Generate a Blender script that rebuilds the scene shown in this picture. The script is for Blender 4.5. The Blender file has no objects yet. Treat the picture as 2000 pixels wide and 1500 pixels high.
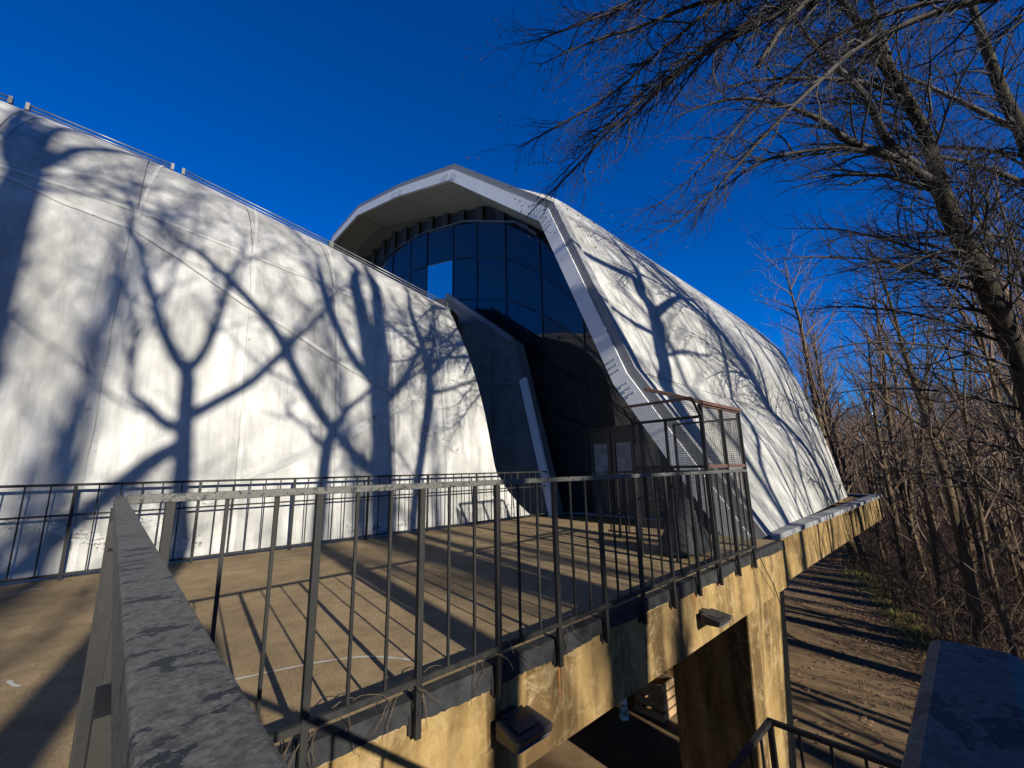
import bpy, math, random
from mathutils import Vector, Matrix
R = math.radians
# world axes: X along the terrace, Y across it towards the building, Z up; terrace floor at z = 0, lower ground at GZ
GZ = -3.6
scn = bpy.context.scene
col = scn.collection

# ---------------------------------------------------------------- camera
F_PX, PITCH, ROLL, HC, AZ = 819.6, 11.47, 1.165, 1.132, 46.92
a = R(AZ)
def cw(x, y, z): return Vector((math.sin(a)*x + math.cos(a)*y, -math.cos(a)*x + math.sin(a)*y, z))
p, r = R(PITCH), R(ROLL)
fw = cw(0, math.cos(p), math.sin(p)); up0 = cw(0, -math.sin(p), math.cos(p)); rt0 = cw(1, 0, 0)
rt = rt0*math.cos(r) - up0*math.sin(r); up = up0*math.cos(r) + rt0*math.sin(r)
cam = bpy.data.cameras.new('camera'); cam_o = bpy.data.objects.new('camera', cam); col.objects.link(cam_o)
m = Matrix.Identity(4)
for i in range(3):
    m[i][0], m[i][1], m[i][2] = rt[i], up[i], -fw[i]
m[2][3] = HC
cam_o.matrix_world = m
cam.sensor_fit = 'HORIZONTAL'; cam.sensor_width = 36; cam.lens = 36*F_PX/2000
cam.clip_start = 0.01; cam.clip_end = 2000
scn.camera = cam_o

# ---------------------------------------------------------------- light
LDIR = Vector((.11, 1, -.35))          # the way the sunlight travels
world = bpy.data.worlds.new('World'); scn.world = world; world.use_nodes = True
nt = world.node_tree; bg = nt.nodes['Background']
sky = nt.nodes.new('ShaderNodeTexSky'); sky.sky_type = 'NISHITA'; sky.sun_disc = False
sky.sun_elevation = math.asin(.35/LDIR.length); sky.sun_rotation = math.atan2(-LDIR.x, -LDIR.y)
sky.altitude = 2500; sky.air_density = 1.0; sky.dust_density = 0.0; sky.ozone_density = 4.0
hs = nt.nodes.new('ShaderNodeHueSaturation'); hs.inputs['Saturation'].default_value = 1.5; hs.inputs['Hue'].default_value = .517
nt.links.new(sky.outputs[0], hs.inputs['Color']); nt.links.new(hs.outputs[0], bg.inputs[0])
bg.inputs[1].default_value = .078
sun = bpy.data.lights.new('sun', 'SUN'); sun.energy = 5.0; sun.angle = R(.5); sun.color = (1, .93, .80)
sun_o = bpy.data.objects.new('sun', sun); col.objects.link(sun_o)
sun_o.rotation_euler = LDIR.to_track_quat('-Z', 'Y').to_euler()
scn.view_settings.view_transform = 'Standard'; scn.view_settings.look = 'None'
scn.view_settings.exposure = 1.13; scn.view_settings.gamma = 1.0

# ---------------------------------------------------------------- helpers
def tag(o, label=None, cat=None, group=None, kind=None):
    if label: o['label'] = label
    if cat: o['category'] = cat
    if group: o['group'] = group
    if kind: o['kind'] = kind
    return o
def empty(name, loc=(0, 0, 0), label=None, cat=None, group=None):
    o = bpy.data.objects.new(name, None); col.objects.link(o); o.location = loc
    o.empty_display_size = .2
    return tag(o, label, cat, group)
class MB:
    def __init__(s): s.v = []; s.f = []
    def quad(s, *P):
        b = len(s.v); s.v += [tuple(q) for q in P]; s.f.append(tuple(range(b, b+len(P))))
    def grid(s, rows, close=False):
        b = len(s.v); c = len(rows[0])
        for row in rows: s.v += [tuple(q) for q in row]
        for i in range(len(rows)-1):
            for j in range(c-1):
                k = b+i*c+j; s.f.append((k, k+1, k+c+1, k+c))
    def box(s, x0, x1, y0, y1, z0, z1, bev=0):
        b = len(s.v)
        for z in (z0, z1):
            s.v += [(x0, y0, z), (x1, y0, z), (x1, y1, z), (x0, y1, z)]
        s.f += [tuple(b+i for i in q) for q in ((0, 3, 2, 1), (4, 5, 6, 7), (0, 1, 5, 4), (1, 2, 6, 5), (2, 3, 7, 6), (3, 0, 4, 7))]
    def bar(s, A, B, w, h, upv=(0, 0, 1)):
        A, B = Vector(A), Vector(B); d = (B-A).normalized(); u = Vector(upv)
        sx = d.cross(u)
        if sx.length < 1e-4: sx = d.cross(Vector((1, 0, 0)))
        sx.normalize(); uy = sx.cross(d).normalized()
        b = len(s.v)
        for P in (A, B):
            for (i, j) in ((-1, -1), (1, -1), (1, 1), (-1, 1)): s.v.append(tuple(P+sx*(w/2*i)+uy*(h/2*j)))
        s.f += [tuple(b+i for i in q) for q in ((0, 1, 2, 3), (7, 6, 5, 4), (0, 4, 5, 1), (1, 5, 6, 2), (2, 6, 7, 3), (3, 7, 4, 0))]
    def tube(s, pts, rad, n=6, cap=True):
        b = len(s.v); N = len(pts); pv = None
        for i, P in enumerate(pts):
            P = Vector(P)
            d = (Vector(pts[min(i+1, N-1)])-Vector(pts[max(i-1, 0)]))
            if d.length < 1e-9: d = Vector((0, 0, 1))
            d.normalize()
            q = pv if pv is not None else (Vector((1, 0, 0)) if abs(d.x) < .8 else Vector((0, 1, 0)))
            e1 = (q - d*q.dot(d))
            if e1.length < 1e-5: e1 = d.orthogonal()
            e1.normalize(); e2 = d.cross(e1); pv = e1
            rr = rad[i] if not isinstance(rad, (int, float)) else rad
            for k in range(n):
                t = 2*math.pi*k/n
                s.v.append(tuple(P+e1*(rr*math.cos(t))+e2*(rr*math.sin(t))))
        for i in range(N-1):
            for k in range(n):
                s.f.append((b+i*n+k, b+i*n+(k+1) % n, b+(i+1)*n+(k+1) % n, b+(i+1)*n+k))
        if cap:
            s.f.append(tuple(b+k for k in range(n-1, -1, -1))); s.f.append(tuple(b+(N-1)*n+k for k in range(n)))
    def build(s, name, mat, parent=None, smooth=False, bevel=0):
        me = bpy.data.meshes.new(name); me.from_pydata(s.v, [], s.f); me.update()
        if smooth: me.polygons.foreach_set('use_smooth', [True]*len(me.polygons))
        me.materials.append(mat)
        o = bpy.data.objects.new(name, me); col.objects.link(o)
        if parent:
            o.parent = parent; o.matrix_parent_inverse = Matrix.Translation(parent.location).inverted() if parent.type == 'EMPTY' else Matrix.Identity(4)
        if bevel:
            bv = o.modifiers.new('b', 'BEVEL'); bv.width = bevel; bv.segments = 2
        return o
def crom(P, n=6):
    out = []; P = [Vector(q) for q in P]
    for i in range(len(P)-1):
        p0, p1, p2, p3 = P[max(i-1, 0)], P[i], P[i+1], P[min(i+2, len(P)-1)]
        for k in range(n):
            t = k/n
            out.append(.5*((2*p1)+(-p0+p2)*t+(2*p0-5*p1+4*p2-p3)*t*t+(-p0+3*p1-3*p2+p3)*t**3))
    out.append(P[-1]); return out
def interp(x, tab):
    if x <= tab[0][0]: return tab[0][1]
    for (x0, y0), (x1, y1) in zip(tab, tab[1:]):
        if x <= x1: return y0+(y1-y0)*(x-x0)/(x1-x0)
    return tab[-1][1]

# ---------------------------------------------------------------- materials
class N:
    def __init__(s, name):
        s.m = bpy.data.materials.new(name); s.m.use_nodes = True; s.t = s.m.node_tree
        s.b = s.t.nodes['Principled BSDF']; s.co = s.t.nodes.new('ShaderNodeTexCoord').outputs['Object']
    def map(s, scale=(1, 1, 1), rot=(0, 0, 0)):
        n = s.t.nodes.new('ShaderNodeMapping'); n.inputs['Scale'].default_value = scale; n.inputs['Rotation'].default_value = rot
        s.t.links.new(s.co, n.inputs[0]); return n.outputs[0]
    def noise(s, scale, detail=5, rough=.6, vec=None, dist=0):
        n = s.t.nodes.new('ShaderNodeTexNoise'); n.inputs['Scale'].default_value = scale; n.inputs['Detail'].default_value = detail
        n.inputs['Roughness'].default_value = rough; n.inputs['Distortion'].default_value = dist
        s.t.links.new(vec if vec is not None else s.co, n.inputs['Vector']); return n.outputs['Fac']
    def vor(s, scale, vec=None, feature='F1'):
        n = s.t.nodes.new('ShaderNodeTexVoronoi'); n.inputs['Scale'].default_value = scale; n.feature = feature
        s.t.links.new(vec if vec is not None else s.co, n.inputs['Vector']); return n.outputs['Distance']
    def ramp(s, fac, stops):
        n = s.t.nodes.new('ShaderNodeValToRGB'); e = n.color_ramp.elements
        while len(e) < len(stops): e.new(.5)
        for q, (pos, c) in zip(e, stops):
            q.position = pos; q.color = (c, c, c, 1) if isinstance(c, (int, float)) else (*c, 1)
        s.t.links.new(fac, n.inputs[0]); return n.outputs[0]
    def mix(s, fac, A, B, mode='MIX'):
        n = s.t.nodes.new('ShaderNodeMix'); n.data_type = 'RGBA'; n.blend_type = mode
        for k, v in ((0, fac), (6, A), (7, B)):
            if hasattr(v, 'links') or hasattr(v, 'is_linked'): s.t.links.new(v, n.inputs[k])
            elif isinstance(v, (int, float)): n.inputs[k].default_value = v if k == 0 else (v, v, v, 1)
            else: n.inputs[k].default_value = (*v, 1)
        return n.outputs[2]
    def bump(s, h, strength=.3, dist=.01):
        n = s.t.nodes.new('ShaderNodeBump'); n.inputs['Strength'].default_value = strength; n.inputs['Distance'].default_value = dist
        s.t.links.new(h, n.inputs['Height']); s.t.links.new(n.outputs[0], s.b.inputs['Normal'])
    def done(s, colr, rough=.6, metal=0, spec=.5):
        if hasattr(colr, 'is_linked'): s.t.links.new(colr, s.b.inputs['Base Color'])
        else: s.b.inputs['Base Color'].default_value = (*colr, 1)
        if hasattr(rough, 'is_linked'): s.t.links.new(rough, s.b.inputs['Roughness'])
        else: s.b.inputs['Roughness'].default_value = rough
        s.b.inputs['Metallic'].default_value = metal; s.b.inputs['Specular IOR Level'].default_value = spec
        return s.m
def mk_shell():
    q = N('weathered_white_shell')
    big = q.noise(.7, 6, .65); streak = q.noise(1.0, 6, .7, q.map((3.5, 3.5, .22))); fine = q.noise(14, 5, .7); patch = q.noise(3.2, 8, .75, q.map((1, 1, .6)), .6)
    c = q.mix(q.ramp(big, [(.38, 0), (.62, 1)]), (.36, .357, .342), (.23, .229, .217))
    c = q.mix(q.ramp(streak, [(.42, 0), (.70, .85)]), c, (.145, .145, .135))
    c = q.mix(q.ramp(fine, [(.60, 0), (.78, .35)]), c, (.17, .17, .155))
    c = q.mix(q.ramp(patch, [(.66, 0), (.70, .8)]), c, (.10, .10, .09))
    q.bump(q.noise(2.2, 4), .25, .02)
    return q.done(c, .55, 0, .35)
def mk_plain(name, colr, rough=.6, var=.25, scale=6, metal=0, spec=.5, bump=0):
    q = N(name); n1 = q.noise(scale, 6, .65)
    dk = tuple(v*(1-var) for v in colr); lt = tuple(min(1, v*(1+var*.6)) for v in colr)
    c = q.mix(q.ramp(n1, [(.3, 0), (.7, 1)]), dk, lt)
    if bump: q.bump(q.noise(scale*6, 4), bump, .005)
    return q.done(c, rough, metal, spec)
def mk_paint():
    q = N('worn_black_paint')
    n1 = q.noise(7, 6, .7, q.map((1, 1, .5))); n2 = q.noise(38, 5, .75); n3 = q.noise(16, 8, .8)
    c = q.mix(q.ramp(n1, [(.40, 0), (.60, 1)]), (.004, .004, .0045), (.012, .0115, .010))
    c = q.mix(q.ramp(n2, [(.62, 0), (.68, .8)]), c, (.012, .012, .014))
    c = q.mix(q.ramp(n3, [(.70, 0), (.73, 1)]), c, (.40, .40, .38))
    q.bump(n2, .35, .002)
    return q.done(c, q.ramp(n1, [(.3, .5), (.7, .8)]), 0, .3)
def mk_railtop():
    q = N('weathered_rail_paint')
    st = q.noise(34, 8, .72, q.map((1.0, 1.5, 1)), .25); n2 = q.noise(420, 4, .7); big = q.noise(9, 5, .6)
    c = q.mix(q.ramp(n2, [(.35, 0), (.65, 1)]), (.035, .035, .031), (.095, .092, .082))
    c = q.mix(q.ramp(q.noise(120, 6, .8), [(.52, 0), (.60, .7)]), c, (.018, .018, .018))
    c = q.mix(q.ramp(st, [(.555, 0), (.565, 1)]), c, (.005, .008, .011))
    c = q.mix(q.ramp(q.noise(26, 9, .8), [(.645, 0), (.66, 1)]), c, (.22, .225, .23))
    q.bump(n2, .6, .0006)
    return q.done(c, .6, 0, .4)
def mk_deck():
    q = N('tan_deck_concrete')
    big = q.noise(.9, 6, .65); mid = q.noise(5, 7, .7); fine = q.noise(70, 4, .75); sp = q.vor(26)
    c = q.mix(q.ramp(big, [(.3, 0), (.7, 1)]), (.155, .112, .058), (.30, .222, .12))
    c = q.mix(q.ramp(mid, [(.42, 0), (.68, .6)]), c, (.105, .072, .037))
    c = q.mix(q.ramp(fine, [(.47, 0), (.66, .75)]), c, (.075, .048, .024))
    c = q.mix(q.ramp(q.noise(7, 9, .8), [(.66, 0), (.69, .7)]), c, (.42, .36, .27))
    q.bump(fine, .35, .004)
    return q.done(c, .9, 0, .2)
def mk_fascia():
    q = N('stained_ochre_concrete')
    big = q.noise(1.7, 7, .7, None, .6); st = q.noise(2.0, 6, .65, q.map((1.6, 1.6, .16)), .5); fine = q.noise(55, 5, .8); bl = q.noise(6, 9, .78, None, .8)
    c = q.mix(q.ramp(big, [(.3, 0), (.7, 1)]), (.14, .088, .030), (.25, .172, .07))
    c = q.mix(q.ramp(st, [(.43, 0), (.60, .9)]), c, (.055, .033, .012))
    c = q.mix(q.ramp(bl, [(.50, 0), (.68, .75)]), c, (.28, .21, .11))
    c = q.mix(q.ramp(q.noise(11, 8, .8), [(.55, 0), (.70, .8)]), c, (.10, .062, .024))
    c = q.mix(q.ramp(fine, [(.56, 0), (.75, .6)]), c, (.08, .05, .022))
    q.bump(q.mix(.5, fine, bl), .6, .008)
    return q.done(c, .9, 0, .2)
def mk_bark(name, A, B, sc=9):
    q = N(name)
    st = q.noise(sc, 6, .75, q.map((1, 1, .25))); lich = q.noise(sc*1.6, 5, .7)
    c = q.mix(q.ramp(st, [(.35, 0), (.65, 1)]), A, B)
    c = q.mix(q.ramp(lich, [(.62, 0), (.70, .6)]), c, (.20, .21, .17))
    q.bump(st, 1.0, .045)
    return q.done(c, .9, 0, .2)
def mk_ground():
    q = N('leaf_litter_soil')
    big = q.noise(.25, 5, .6); mid = q.noise(3, 7, .75); leaf = q.vor(9); leaf2 = q.noise(22, 5, .8)
    c = q.mix(q.ramp(mid, [(.3, 0), (.7, 1)]), (.05, .030, .016), (.13, .078, .038))
    c = q.mix(q.ramp(leaf2, [(.52, 0), (.62, .8)]), c, (.20, .11, .055))
    c = q.mix(q.ramp(big, [(.52, 0), (.66, .7)]), c, (.10, .10, .035))
    q.bump(leaf2, .6, .03)
    return q.done(c, .95, 0, .15)
def mk_path():
    q = N('dusty_brown_path')
    mid = q.noise(1.6, 7, .7); fine = q.noise(40, 5, .8)
    c = q.mix(q.ramp(mid, [(.3, 0), (.7, 1)]), (.10, .066, .035), (.19, .13, .07))
    c = q.mix(q.ramp(fine, [(.5, 0), (.7, .6)]), c, (.09, .06, .035))
    q.bump(fine, .4, .01)
    return q.done(c, .9, 0, .2)
def mk_soffit():
    q = N('grey_soffit_boards')
    w = q.t.nodes.new('ShaderNodeTexWave'); w.wave_type = 'BANDS'; w.bands_direction = 'X'; w.inputs['Scale'].default_value = 1.6; w.inputs['Distortion'].default_value = .4
    q.t.links.new(q.co, w.inputs['Vector'])
    c = q.mix(q.ramp(w.outputs['Fac'], [(.0, 1), (.08, 0)]), (.26, .26, .245), (.18, .18, .17))
    c = q.mix(q.ramp(q.noise(2, 6, .7), [(.45, 0), (.7, .5)]), c, (.17, .165, .15))
    return q.done(c, .6)
def mk_glass(name, refl, base, rough=.015):
    m = bpy.data.materials.new(name); m.use_nodes = True; t = m.node_tree; b = t.nodes['Principled BSDF']
    b.inputs['Base Color'].default_value = (*base, 1); b.inputs['Roughness'].default_value = .35; b.inputs['Specular IOR Level'].default_value = .1
    g = t.nodes.new('ShaderNodeBsdfGlossy'); g.inputs['Roughness'].default_value = rough
    mx = t.nodes.new('ShaderNodeMixShader'); mx.inputs[0].default_value = refl
    t.links.new(b.outputs[0], mx.inputs[1]); t.links.new(g.outputs[0], mx.inputs[2]); t.links.new(mx.outputs[0], t.nodes['Material Output'].inputs[0])
    return m
def mk_flaky(name, thr):
    q = N(name)
    c = q.mix(q.ramp(q.noise(1.1, 6, .7), [(.35, 0), (.7, 1)]), (.35, .347, .335), (.25, .25, .235))
    c = q.mix(q.ramp(q.noise(9, 9, .8, q.map((1, 1, 1.6)), .8), [(thr, 0), (thr+.025, 1)]), c, (.10, .10, .09))
    return q.done(c, .65, 0, .3)
M = dict(
    shell=mk_shell(), seam=mk_flaky('seam_tape', .60), flaky=mk_flaky('flaked_seam_tape', .535), crackd=mk_plain('dark_crack_fill', (.16, .16, .145), .8, .5, 30),
    rim=mk_plain('white_painted_steel', (.55, .56, .57), .45, .06, 3), grey=mk_plain('grey_painted_steel', (.17, .175, .18), .5, .2, 5),
    backing=mk_plain('shell_backing', (.12, .12, .12), .8), soffit=mk_soffit(),
    glass=mk_glass('dark_tinted_glass', .10, (.010, .011, .013)), mirror=mk_glass('clear_sky_pane', .85, (.05, .08, .12)),
    lowglass=mk_glass('dusty_dark_glass', .05, (.028, .028, .027)), mull=mk_plain('black_mullion', (.012, .012, .014), .4, .2),
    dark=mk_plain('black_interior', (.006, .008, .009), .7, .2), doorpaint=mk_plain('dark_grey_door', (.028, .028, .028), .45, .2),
    paper=mk_plain('dusty_door_glass', (.22, .225, .225), .5, .5, 5), paint=mk_paint(), railtop=mk_railtop(), deck=mk_deck(), fascia=mk_fascia(),
    flash=mk_plain('dark_edge_flashing', (.020, .021, .022), .9, .6, 9, spec=.15, bump=.4), coping=mk_plain('pale_metal_coping', (.17, .176, .182), .6, .25, 4),
    endwall=mk_plain('dirty_grey_wall', (.12, .127, .127), .7, .4, 2.2), bark=mk_bark('grey_brown_bark', (.006, .005, .004), (.060, .047, .031)),
    bark2=mk_bark('brown_wood_bark', (.034, .024, .015), (.13, .092, .056), 12), twig=mk_plain('dark_twig_bark', (.016, .0115, .0095), .8, .4, 10),
    twig2=mk_plain('red_brown_twigs', (.11, .070, .046), .8, .4, 6), bud=mk_plain('grey_bud', (.045, .034, .028), .7, .3, 30),
    ground=mk_ground(), path=mk_path(), grass=mk_plain('dry_grass', (.20, .17, .055), .9, .4, 3), leaf=mk_plain('dead_leaf', (.17, .085, .042), .8, .5, 1.5),
    wood=mk_plain('weathered_timber', (.28, .18, .09), .8, .4, 5), rust=mk_plain('rusty_brown_steel', (.06, .027, .018), .75, .5, 14), mesh=mk_plain('dark_wire', (.07, .068, .062), .6, .3, 20),
    pvc=mk_plain('white_plastic_pipe', (.6, .59, .54), .4, .12, 9), lamp=mk_plain('black_cast_lamp', (.018, .018, .018), .45, .3, 12),
    galv=mk_plain('galvanised_pipe', (.16, .165, .17), .4, .3, 8, .4), chalk=mk_plain('white_paint_line', (.33, .33, .31), .8, .2, 20),
    orange=mk_plain('rust_run', (.22, .085, .018), .85, .4, 18), plastic=mk_plain('grey_plastic_sheet', (.22, .23, .24), .35, .3, 3),
)

# ---------------------------------------------------------------- ground
def gnd():
    b = MB(); xs = [-300, -120, -60, -30, -15] + [i*1.5 for i in range(-6, 50)] + [90, 120, 180, 300, 600]; ys = [-300, -120, -60, -30, -20] + [i*1.5 for i in range(-10, 25)] + [45, 60, 100, 180, 320]
    rg = random.Random(3)
    def h(x, y):
        far = max(0, math.hypot(max(0, x-26), max(0, -y-6)*.8)-2)
        amp = .10 if (x > 20 or y < -6) else .0
        return GZ + min(9, far*.045) + rg.uniform(-amp, amp)
    b.grid([[(x, y, h(x, y)) for x in xs] for y in ys])
    tag(b.build('ground', M['ground'], smooth=True), kind='structure')
    b = MB(); b.grid([[(x, y0+.25*math.sin(x*.35), GZ+.004+.0*x) for y0 in (-1.2, 7.6)] for x in [i*.5 for i in range(-10, 52)]])
    tag(b.build('path', M['path']), kind='structure')
gnd()

# ---------------------------------------------------------------- terrace slab
DE = 2.12   # front edge of the terrace
def terrace():
    b = MB()
    # L-shaped deck : wing where the viewer stands + terrace along the shell
    b.box(-9, .06, -5, DE, -.25, 0); b.box(-9, 7.5, DE, 8.3, -.25, -.0005)
    o = b.build('terrace_floor', M['deck']); tag(o, kind='structure')
    b = MB(); b.box(.062, 7.52, DE-.002, DE+.34, -.63, -.11); b.build('edge_beam', M['fascia'], o)
    b = MB(); b.box(-.28, .058, -5, DE-.004, -.63, -.252); b.build('edge_beam', M['fascia'], o)
    b = MB()   # black edge flashing with a ragged lower line
    rg = random.Random(5); xs = [.03+i*.02 for i in range(374)]
    b.grid([[(x, DE-.012, .003) for x in xs], [(x, DE-.016, -.105+rg.uniform(-.006, .004)+.012*math.sin(x*2.3)+.008*math.sin(x*7.1)) for x in xs]])
    b.grid([[(x, DE+.07, .003) for x in xs], [(x, DE-.012, .003) for x in xs]])
    b.build('edge_flashing', M['flash'], o)
    rg = random.Random(9)
    for x, l, w in ((1.86, .28, .05), (2.36, .30, .035), (4.44, .22, .03), (1.72, .3, .05), (4.4, .2, .04), (5.44, .2, .02)):
        b = MB(); rows = []
        for i in range(9):
            t = i/8; ww = w*.7*(1-.75*t)*(.5+.8*rg.random()); z = -.14-l*t if x not in (1.72,) else -.5-.1*t
            rows.append([(x-ww/2, DE-.0045, z), (x+ww/2, DE-.0045, z)])
        b.grid(rows); b.build('rust_stain', M['orange'], o)
    # chalk-white paint lines on the floor
    def line(P, w):
        b = MB(); P = crom([(x, y, .004) for x, y in P], 5); rows = []
        rg = random.Random(int(P[0].x*99))
        for i, q in enumerate(P):
            d = (P[min(i+1, len(P)-1)]-P[max(i-1, 0)]).normalized(); s = Vector((-d.y, d.x, 0))*w*(.3+.7*rg.random())
            rows.append([q-s, q+s])
        b.grid(rows); b.build('paint_line', M['chalk'], o)
    line([(.25, 3.1), (.9, 2.95), (1.25, 2.8), (1.42, 2.6), (1.46, 2.52)], .012)
    line([(.95, 6.75), (1.7, 6.78), (2.3, 6.7)], .010); line([(1.7, 6.78), (2.05, 5.9)], .006); line([(2.4, 6.4), (3.4, 6.6)], .006)
    line([(-.9, 6.5), (-.62, 6.75), (-.4, 6.9)], .02); line([(-.3, 3.95), (-.27, 3.85), (-.24, 3.8)], .016)
    return o
terrace()

# retaining wall under the shell and the concrete ring beam carrying the arch shell
b = MB(); b.box(-9, 9.5, 8.35, 8.7, GZ-.2, -.26)
tag(b.build('retaining_wall', M['fascia']), 'shaded concrete retaining wall under the white shell', 'wall')
rb = empty('ring_beam', (7.6, 2.4, 0), 'ochre concrete ring beam with pale metal coping under the arch shell', 'beam')
b = MB(); b.box(7.62, 19.3, 2.32, 2.95, -.72, -.06); b.box(18.6, 19.3, 2.952, 26, -.72, -.06); b.box(7.622, 18.6, 2.952, 26, -.30, -.02); b.build('beam', M['fascia'], rb)
b = MB(); b.box(7.56, 19.36, 2.27, 2.55, -.055, .03); b.box(19.05, 19.36, 2.552, 26, -.055, .03); b.build('coping', M['coping'], rb, bevel=.01)
b = MB(); b.box(7.545, 7.615, 2.30, 3.0, -.72, -.02); b.build('joint_cover', M['flash'], rb)
pl = empty('pillar', (6.8, 2.8, GZ), 'tall weathered concrete pillar under the terrace end', 'pillar')
b = MB()
z0, z1 = GZ-.1, -.632
b.v = [(6.12, 2.36, z0), (7.42, 2.36, z0), (7.42, 3.5, z0), (6.42, 3.5, z0), (6.07, 2.22, z1), (7.6, 2.22, z1), (7.6, 3.5, z1), (6.38, 3.5, z1)]
b.f = [(0, 3, 2, 1), (4, 5, 6, 7), (0, 1, 5, 4), (1, 2, 6, 5), (2, 3, 7, 6), (3, 0, 4, 7)]
b.build('shaft', M['fascia'], pl, bevel=.025)

# ---------------------------------------------------------------- railings
def railing(name, label, pts_top, group=None):
    return empty(name, pts_top, label, 'railing', group)
# front railing along the terrace edge
X0, X1, YF = .025, 6.16, 2.07
fr = railing('terrace_railing', 'worn black steel railing along the open terrace edge, bolted to the ochre beam', (X0, YF, 0))
b = MB(); b.box(X0+.0175, X1, YF-.017, YF+.017, 1.036, 1.068); b.build('top_rail', M['railtop'], fr, bevel=.003)
b = MB(); b.box(X0+.06, X1, YF-.012, YF+.012, .085, .115); b.build('bottom_rail', M['paint'], fr)
i = 0; x = .17
while x < X1+.02:
    if i % 3 == 0:
        b = MB(); b.box(x-.016, x+.016, YF-.016, YF+.016, -.155, 1.037); b.box(x-.03, x+.03, DE-.02, DE-.003, -.15, -.06); b.build('post', M['paint'], fr, bevel=.003)
    else:
        b = MB(); b.box(x-.0068, x+.0068, YF-.0068, YF+.0068, .114, 1.037); b.build('baluster', M['paint'], fr)
    x += .1795; i += 1
# near railing : runs from the corner to under the viewer, turns and goes down the stair
nr = railing('stair_railing', 'worn black steel handrail right beside the viewer turning down the stair', (.025, 0, 0))
b = MB(); b.box(.011, .037, .0, YF+.017, 1.036, 1.068); b.build('top_rail', M['railtop'], nr, bevel=.0015)
b = MB(); b.box(.0375, .232, -.002, .022, 1.036, 1.068); b.bar((.228, .011, 1.053), (2.5, .011, -.70), .024, .034); b.build('stair_rail', M['railtop'], nr, bevel=.004)
b = MB(); b.box(.013, .037, .02, YF-.02, .085, .115); b.build('bottom_rail', M['paint'], nr)
y = .10; i = 0
while y < 2.0:
    if i % 3 == 1: b = MB(); b.box(.006, .044, y-.019, y+.019, -.155, 1.035); b.build('post', M['paint'], nr)
    else: b = MB(); b.box(.017, .033, y-.008, y+.008, .114, 1.035); b.build('baluster', M['paint'], nr)
    y += .18; i += 1
for k in range(9):
    t = (k+.5)/9; x = .25+2.2*t; z = 1.03-1.72*t
    b = MB(); b.box(x-.008, x+.008, .003, .019, z-.95, z); b.build('baluster', M['paint'], nr)
# back railing in front of the shell
br = railing('shell_railing', 'thin black railing with a middle rail standing along the foot of the white shell', (-8, 7.25, 0))
b = MB(); b.box(-8.5, 7.9, 7.235, 7.265, 1.04, 1.07); b.build('top_rail', M['paint'], br)
b = MB(); b.box(-8.5, 7.9, 7.243, 7.257, .70, .722); b.build('middle_rail', M['paint'], br)
b = MB(); b.box(-8.5, 7.9, 7.24, 7.26, .05, .075); b.build('bottom_rail', M['paint'], br)
x = -8.31; i = 0
while x < 7.9:
    if i % 6 == 4: b = MB(); b.box(x-.016, x+.016, 7.234, 7.266, -.002, 1.041); b.build('post', M['paint'], br)
    else: b = MB(); b.box(x-.007, x+.007, 7.243, 7.257, .074, 1.041); b.build('baluster', M['paint'], br)
    x += .2; i += 1
# end railing closing the terrace beside the cage
er = railing('end_railing', 'short black railing crossing the terrace at the mesh cage', (6.15, 2.1, 0))
b = MB(); b.box(6.135, 6.165, YF+.02, 4.3, 1.036, 1.066); b.build('top_rail', M['paint'], er)
b = MB(); b.box(6.14, 6.16, YF+.02, 4.3, .085, .11); b.build('bottom_rail', M['paint'], er)
for k in range(13):
    y = 2.2+k*.17; b = MB(); q = .016 if k % 4 == 3 else .008; b.box(6.15-q, 6.15+q, y-q, y+q, 0 if q > .01 else .11, 1.04); b.build('post' if q > .01 else 'baluster', M['paint'], er)
# lower landing with its railing
b = MB(); b.box(2.5, 3.75, -1.3, 1.34, -1.95, -1.77)
for k in range(10): b.box(.25+k*.225, .25+(k+1)*.225+.02, -1.3, -.02, -.18-k*.177-.2, -.18-k*.177)
tag(b.build('lower_stair', M['fascia']), 'concrete stair flight and landing going down beside the terrace', 'stair')
lr = railing('landing_railing', 'black railing around the lower stair landing in front of the pillar', (3.71, 1.3, -1.77))
b = MB(); b.bar((3.71, 1.3, -.70), (2.5, 1.3, -.70), .034, .03); b.bar((3.71, 1.317, -.70), (3.77, -1.2, -.70), .034, .03); b.build('top_rail', M['paint'], lr)
b = MB(); b.bar((3.71, 1.3, -1.66), (2.5, 1.3, -1.66), .02, .025); b.bar((3.71, 1.3, -1.66), (3.77, -1.2, -1.66), .02, .025); b.build('bottom_rail', M['paint'], lr)
for k in range(14):
    y = 1.3-k*.18; x = 3.71+.06*(1.3-y)/2.5; q = .018 if k % 4 == 0 else .008; b = MB(); b.box(x-q, x+q, y-q, y+q, -1.77 if q > .01 else -1.66, -.71); b.build('post' if q > .01 else 'baluster', M['paint'], lr)
for k in range(1, 6):
    x = 3.71-k*.2; b = MB(); b.box(x-.008, x+.008, 1.292, 1.308, -1.66, -.71); b.build('baluster', M['paint'], lr)

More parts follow.
